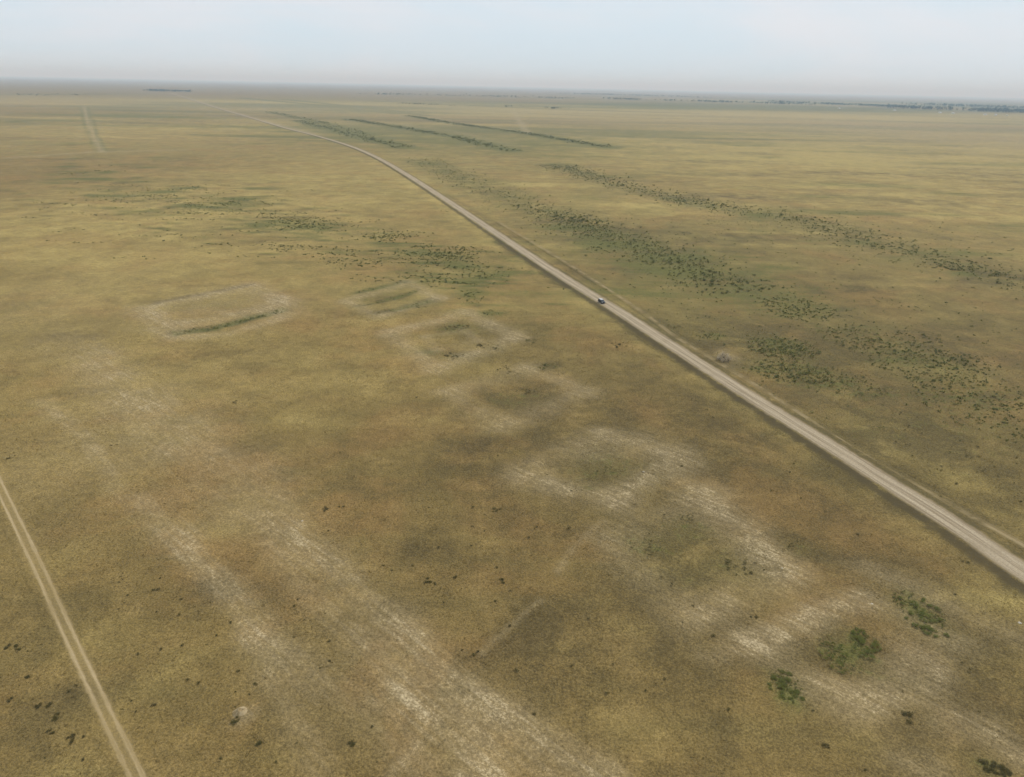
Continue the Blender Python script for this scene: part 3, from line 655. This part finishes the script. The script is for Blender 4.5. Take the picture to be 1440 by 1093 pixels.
for i, (px, py, s) in enumerate([(425, 734, .4), (408, 748, .35), (415, 752, .3), (334, 1000, .3), (1434, 877, .4), (1226, 850, .3), (1100, 800, .3), (905, 664, .3), (1210, 984, .3)]):
    bm = bmesh.new(); bmesh.ops.create_icosphere(bm, subdivisions=2, radius=1)
    for v in bm.verts: v.co *= .8 + .4 * random.random(); v.co.z *= .55
    me = bpy.data.meshes.new("stone"); bm.to_mesh(me); bm.free()
    o = add("stone", me, [m_stone], label="small pale weathered stone lying on turf", category="stone", group="pale stones on the turf"); p = G(px, py); o.location = (p[0], p[1], s * .3); o.scale = (s, s * .8, s)
me = leaf_mesh("dead_bush_mesh", 800, 2, 1.4, .05, 901, 14, True, m_dead)
for (px, py, w) in [(1018, 504, 4.8), (1012, 507, 3.4), (1024, 508, 3.6), (1017, 510, 3.0)]:
    o = bpy.data.objects.new("dead_bush", me); col.objects.link(o); p = G(px, py); o.location = (p[0], p[1], 0); o.scale = (w / 2, w / 2, w / 2.1); o.rotation_euler = (0, 0, w)
    o["label"] = "bleached leafless bush beside the gravel road"; o["category"] = "bush"; o["group"] = "bleached bushes by the road"

# ------------------------------------------------------------------ vehicle
m_paint = simple_mat("grey_roof_paint", (.40, .40, .40), (.46, .46, .46), 3, .4, 0, .4); m_tyre = simple_mat("tyre_rubber", (.02, .02, .02), (.035, .035, .033), 6)
m_dark = simple_mat("dark_paint", (.022, .024, .026), (.035, .036, .038), 3, .4, 0, .4)
m_rim = simple_mat("rim_metal", (.35, .35, .36), (.5, .5, .5), 6, .4, .7, .5); m_black = simple_mat("black_trim", (.02, .02, .022), (.035, .035, .035), 5, .5)
m_lens = simple_mat("lamp_lens", (.7, .7, .68), (.8, .8, .78), 5, .2, 0, .5); m_red = simple_mat("red_lens", (.35, .02, .02), (.45, .03, .03), 5, .25, 0, .5)
def extr(name, prof, w_bot, w_top, zsplit, mat, bev=.04):
    bm = bmesh.new(); A = []; B = []
    for x, z in prof:
        w = w_bot if z < zsplit else w_bot + (w_top - w_bot) * min(1, (z - zsplit) / .62)
        A.append(bm.verts.new((x, -w / 2, z))); B.append(bm.verts.new((x, w / 2, z)))
    bm.faces.new(A); bm.faces.new(B[::-1]); n = len(A)
    for i in range(n): bm.faces.new((A[i], B[i], B[(i + 1) % n], A[(i + 1) % n]))
    bmesh.ops.recalc_face_normals(bm, faces=bm.faces[:])
    if bev: bmesh.ops.bevel(bm, geom=bm.edges[:], offset=bev, segments=2, affect='EDGES', profile=.6)
    me = bpy.data.meshes.new(name); bm.to_mesh(me); bm.free(); me.materials.append(mat); return me
def arch(cx, r, z0, k=8): return [(cx + r * math.cos(math.pi - math.pi * i / k), z0 + r * math.sin(math.pi * i / k)) for i in range(k + 1)]
lower = [(2.35, .42)] + [(2.38, .75), (2.25, 1.0), (1.2, 1.12), (-2.3, 1.14), (-2.38, .8), (-2.34, .42)] + arch(-1.4, .40, .42) + arch(1.4, .40, .42)
body = extr("body_mesh", lower, 1.86, 1.86, 5, m_dark, 0)
cabin = extr("cabin_mesh", [(1.2, 1.10), (.45, 1.66), (-2.0, 1.66), (-2.28, 1.12)], 1.74, 1.42, 1.12, m_glass, .02)
roof = extr("roof_panel_mesh", [(.5, 1.63), (.38, 1.74), (-1.95, 1.75), (-2.06, 1.63)], 1.46, 1.40, 1.6, m_paint, .03)
e = bpy.data.objects.new("car", None); col.objects.link(e)
e["label"] = "dark off-road estate car with pale roof on gravel road"; e["category"] = "car"
def part(nm, me, loc=(0, 0, 0), par=None, rot=(0, 0, 0)):
    o = bpy.data.objects.new(nm, me); col.objects.link(o); o.parent = par or e; o.location = loc; o.rotation_euler = rot; return o
part("body", body); part("cabin_glass", cabin); part("roof", roof)
def cyl(name, r_, w_, mat, seg=20):
    bm = bmesh.new(); bmesh.ops.create_cone(bm, cap_ends=True, segments=seg, radius1=r_, radius2=r_, depth=w_)
    bmesh.ops.bevel(bm, geom=[ed for ed in bm.edges if abs(ed.verts[0].co.z - ed.verts[1].co.z) < 1e-5], offset=r_ * .08, segments=2, affect='EDGES')
    bmesh.ops.rotate(bm, verts=bm.verts[:], cent=(0, 0, 0), matrix=Matrix.Rotation(math.pi / 2, 3, 'X'))
    me = bpy.data.meshes.new(name); bm.to_mesh(me); bm.free(); me.materials.append(mat); return me
ty = cyl("tyre_mesh", .36, .24, m_tyre); rm = cyl("rim_mesh", .21, .26, m_rim)
for x in (-1.4, 1.4):
    for y in (-.83, .83):
        w = bpy.data.objects.new("wheel", None); col.objects.link(w); w.parent = e; w.location = (x, y, .36); part("tyre", ty, par=w); part("rim", rm, par=w)
def bx(nm, d, mat):
    v, f = boxv(-d[0] / 2, d[0] / 2, -d[1] / 2, d[1] / 2, -d[2] / 2, d[2] / 2); return pymesh(nm + "_mesh", v, f, mat)
hl = bx("headlight", (.06, .34, .16), m_lens); tl = bx("tail_light", (.06, .16, .4), m_red); bp = bx("bumper", (.16, 1.84, .2), m_black); pil = bx("pillar", (.1, .02, .5), m_dark)
for y in (-.7, .7): part("headlight", hl, (2.37, y, .86)); part("tail_light", tl, (-2.37, y * 1.15, .9))
part("bumper", bp, (2.42, 0, .5)); part("bumper", bp, (-2.42, 0, .5))
for y in (-.8, .8):
    for x in (-.15, -1.15): part("pillar", pil, (x, y, 1.38), rot=(math.copysign(.27, y), 0, 0))
mir = bx("mirror", (.12, .2, .14), m_black)
for y in (-1.0, 1.0): part("mirror", mir, (.85, y, 1.15))
cp = G(845, 428); i = int(np.argmin((RC[:, 0] - cp[0]) ** 2 + (RC[:, 1] - cp[1]) ** 2)); d = RC[i - 2] - RC[i + 2]; d /= np.linalg.norm(d)
pp = RC[i] + np.array([d[1], -d[0]]) * 1.8
e.location = (pp[0], pp[1], .51); e.rotation_euler = (0, 0, math.atan2(d[1], d[0]))

# ------------------------------------------------------------------ light, sky, haze
az_s = math.radians(48); el_s = math.radians(50)
sd = bpy.data.lights.new("sun", 'SUN'); sd.energy = 2.7; sd.angle = math.radians(1.0); sd.color = (1, .94, .84)
so = bpy.data.objects.new("sun", sd); col.objects.link(so)
so.rotation_euler = Vector((math.sin(az_s) * math.cos(el_s), math.cos(az_s) * math.cos(el_s), math.sin(el_s))).to_track_quat('Z', 'Y').to_euler()
wd = bpy.data.worlds.new("World"); scene.world = wd; wd.use_nodes = True; nt = wd.node_tree; nt.nodes.clear(); nb = NB(nt)
out = nt.nodes.new('ShaderNodeOutputWorld'); bg = nt.nodes.new('ShaderNodeBackground'); nt.links.new(bg.outputs[0], out.inputs[0])
sky = nt.nodes.new('ShaderNodeTexSky'); sky.sky_type = 'NISHITA'; sky.sun_disc = False; sky.sun_elevation = el_s; sky.sun_rotation = az_s; sky.dust_density = 3; sky.air_density = 1
tc = nt.nodes.new('ShaderNodeTexCoord').outputs['Generated']
v = nb.scalev(tc, (1, 1, 4)); n1 = nb.noise(v, 2.2, 5, .55, .4)
cl = nb.mix(nb.mapr(n1, .36, .66), (7.1, 8.4, 9.4), (8.2, 8.6, 9.2))
c = nb.mix(.94, sky.outputs[0], cl)
nt.links.new(c, bg.inputs['Color']); bg.inputs['Strength'].default_value = .1
hz = bpy.data.materials.new("summer_haze"); hz.use_nodes = True; nt = hz.node_tree; nt.nodes.clear()
o_ = nt.nodes.new('ShaderNodeOutputMaterial'); vs = nt.nodes.new('ShaderNodeVolumeScatter'); vs.inputs['Color'].default_value = (.60, .82, 1, 1); vs.inputs['Density'].default_value = 8e-5; vs.inputs['Anisotropy'].default_value = 0.0
nt.links.new(vs.outputs[0], o_.inputs['Volume'])
v_, f_ = boxv(-80000, 80000, -80000, 80000, -30, 340)
me = pymesh("haze", v_, f_, hz); add("haze", me, [], kind="structure", label="thin summer haze lying over the plain", category="haze")
print("shrubs", len(G_green), len(G_sage))
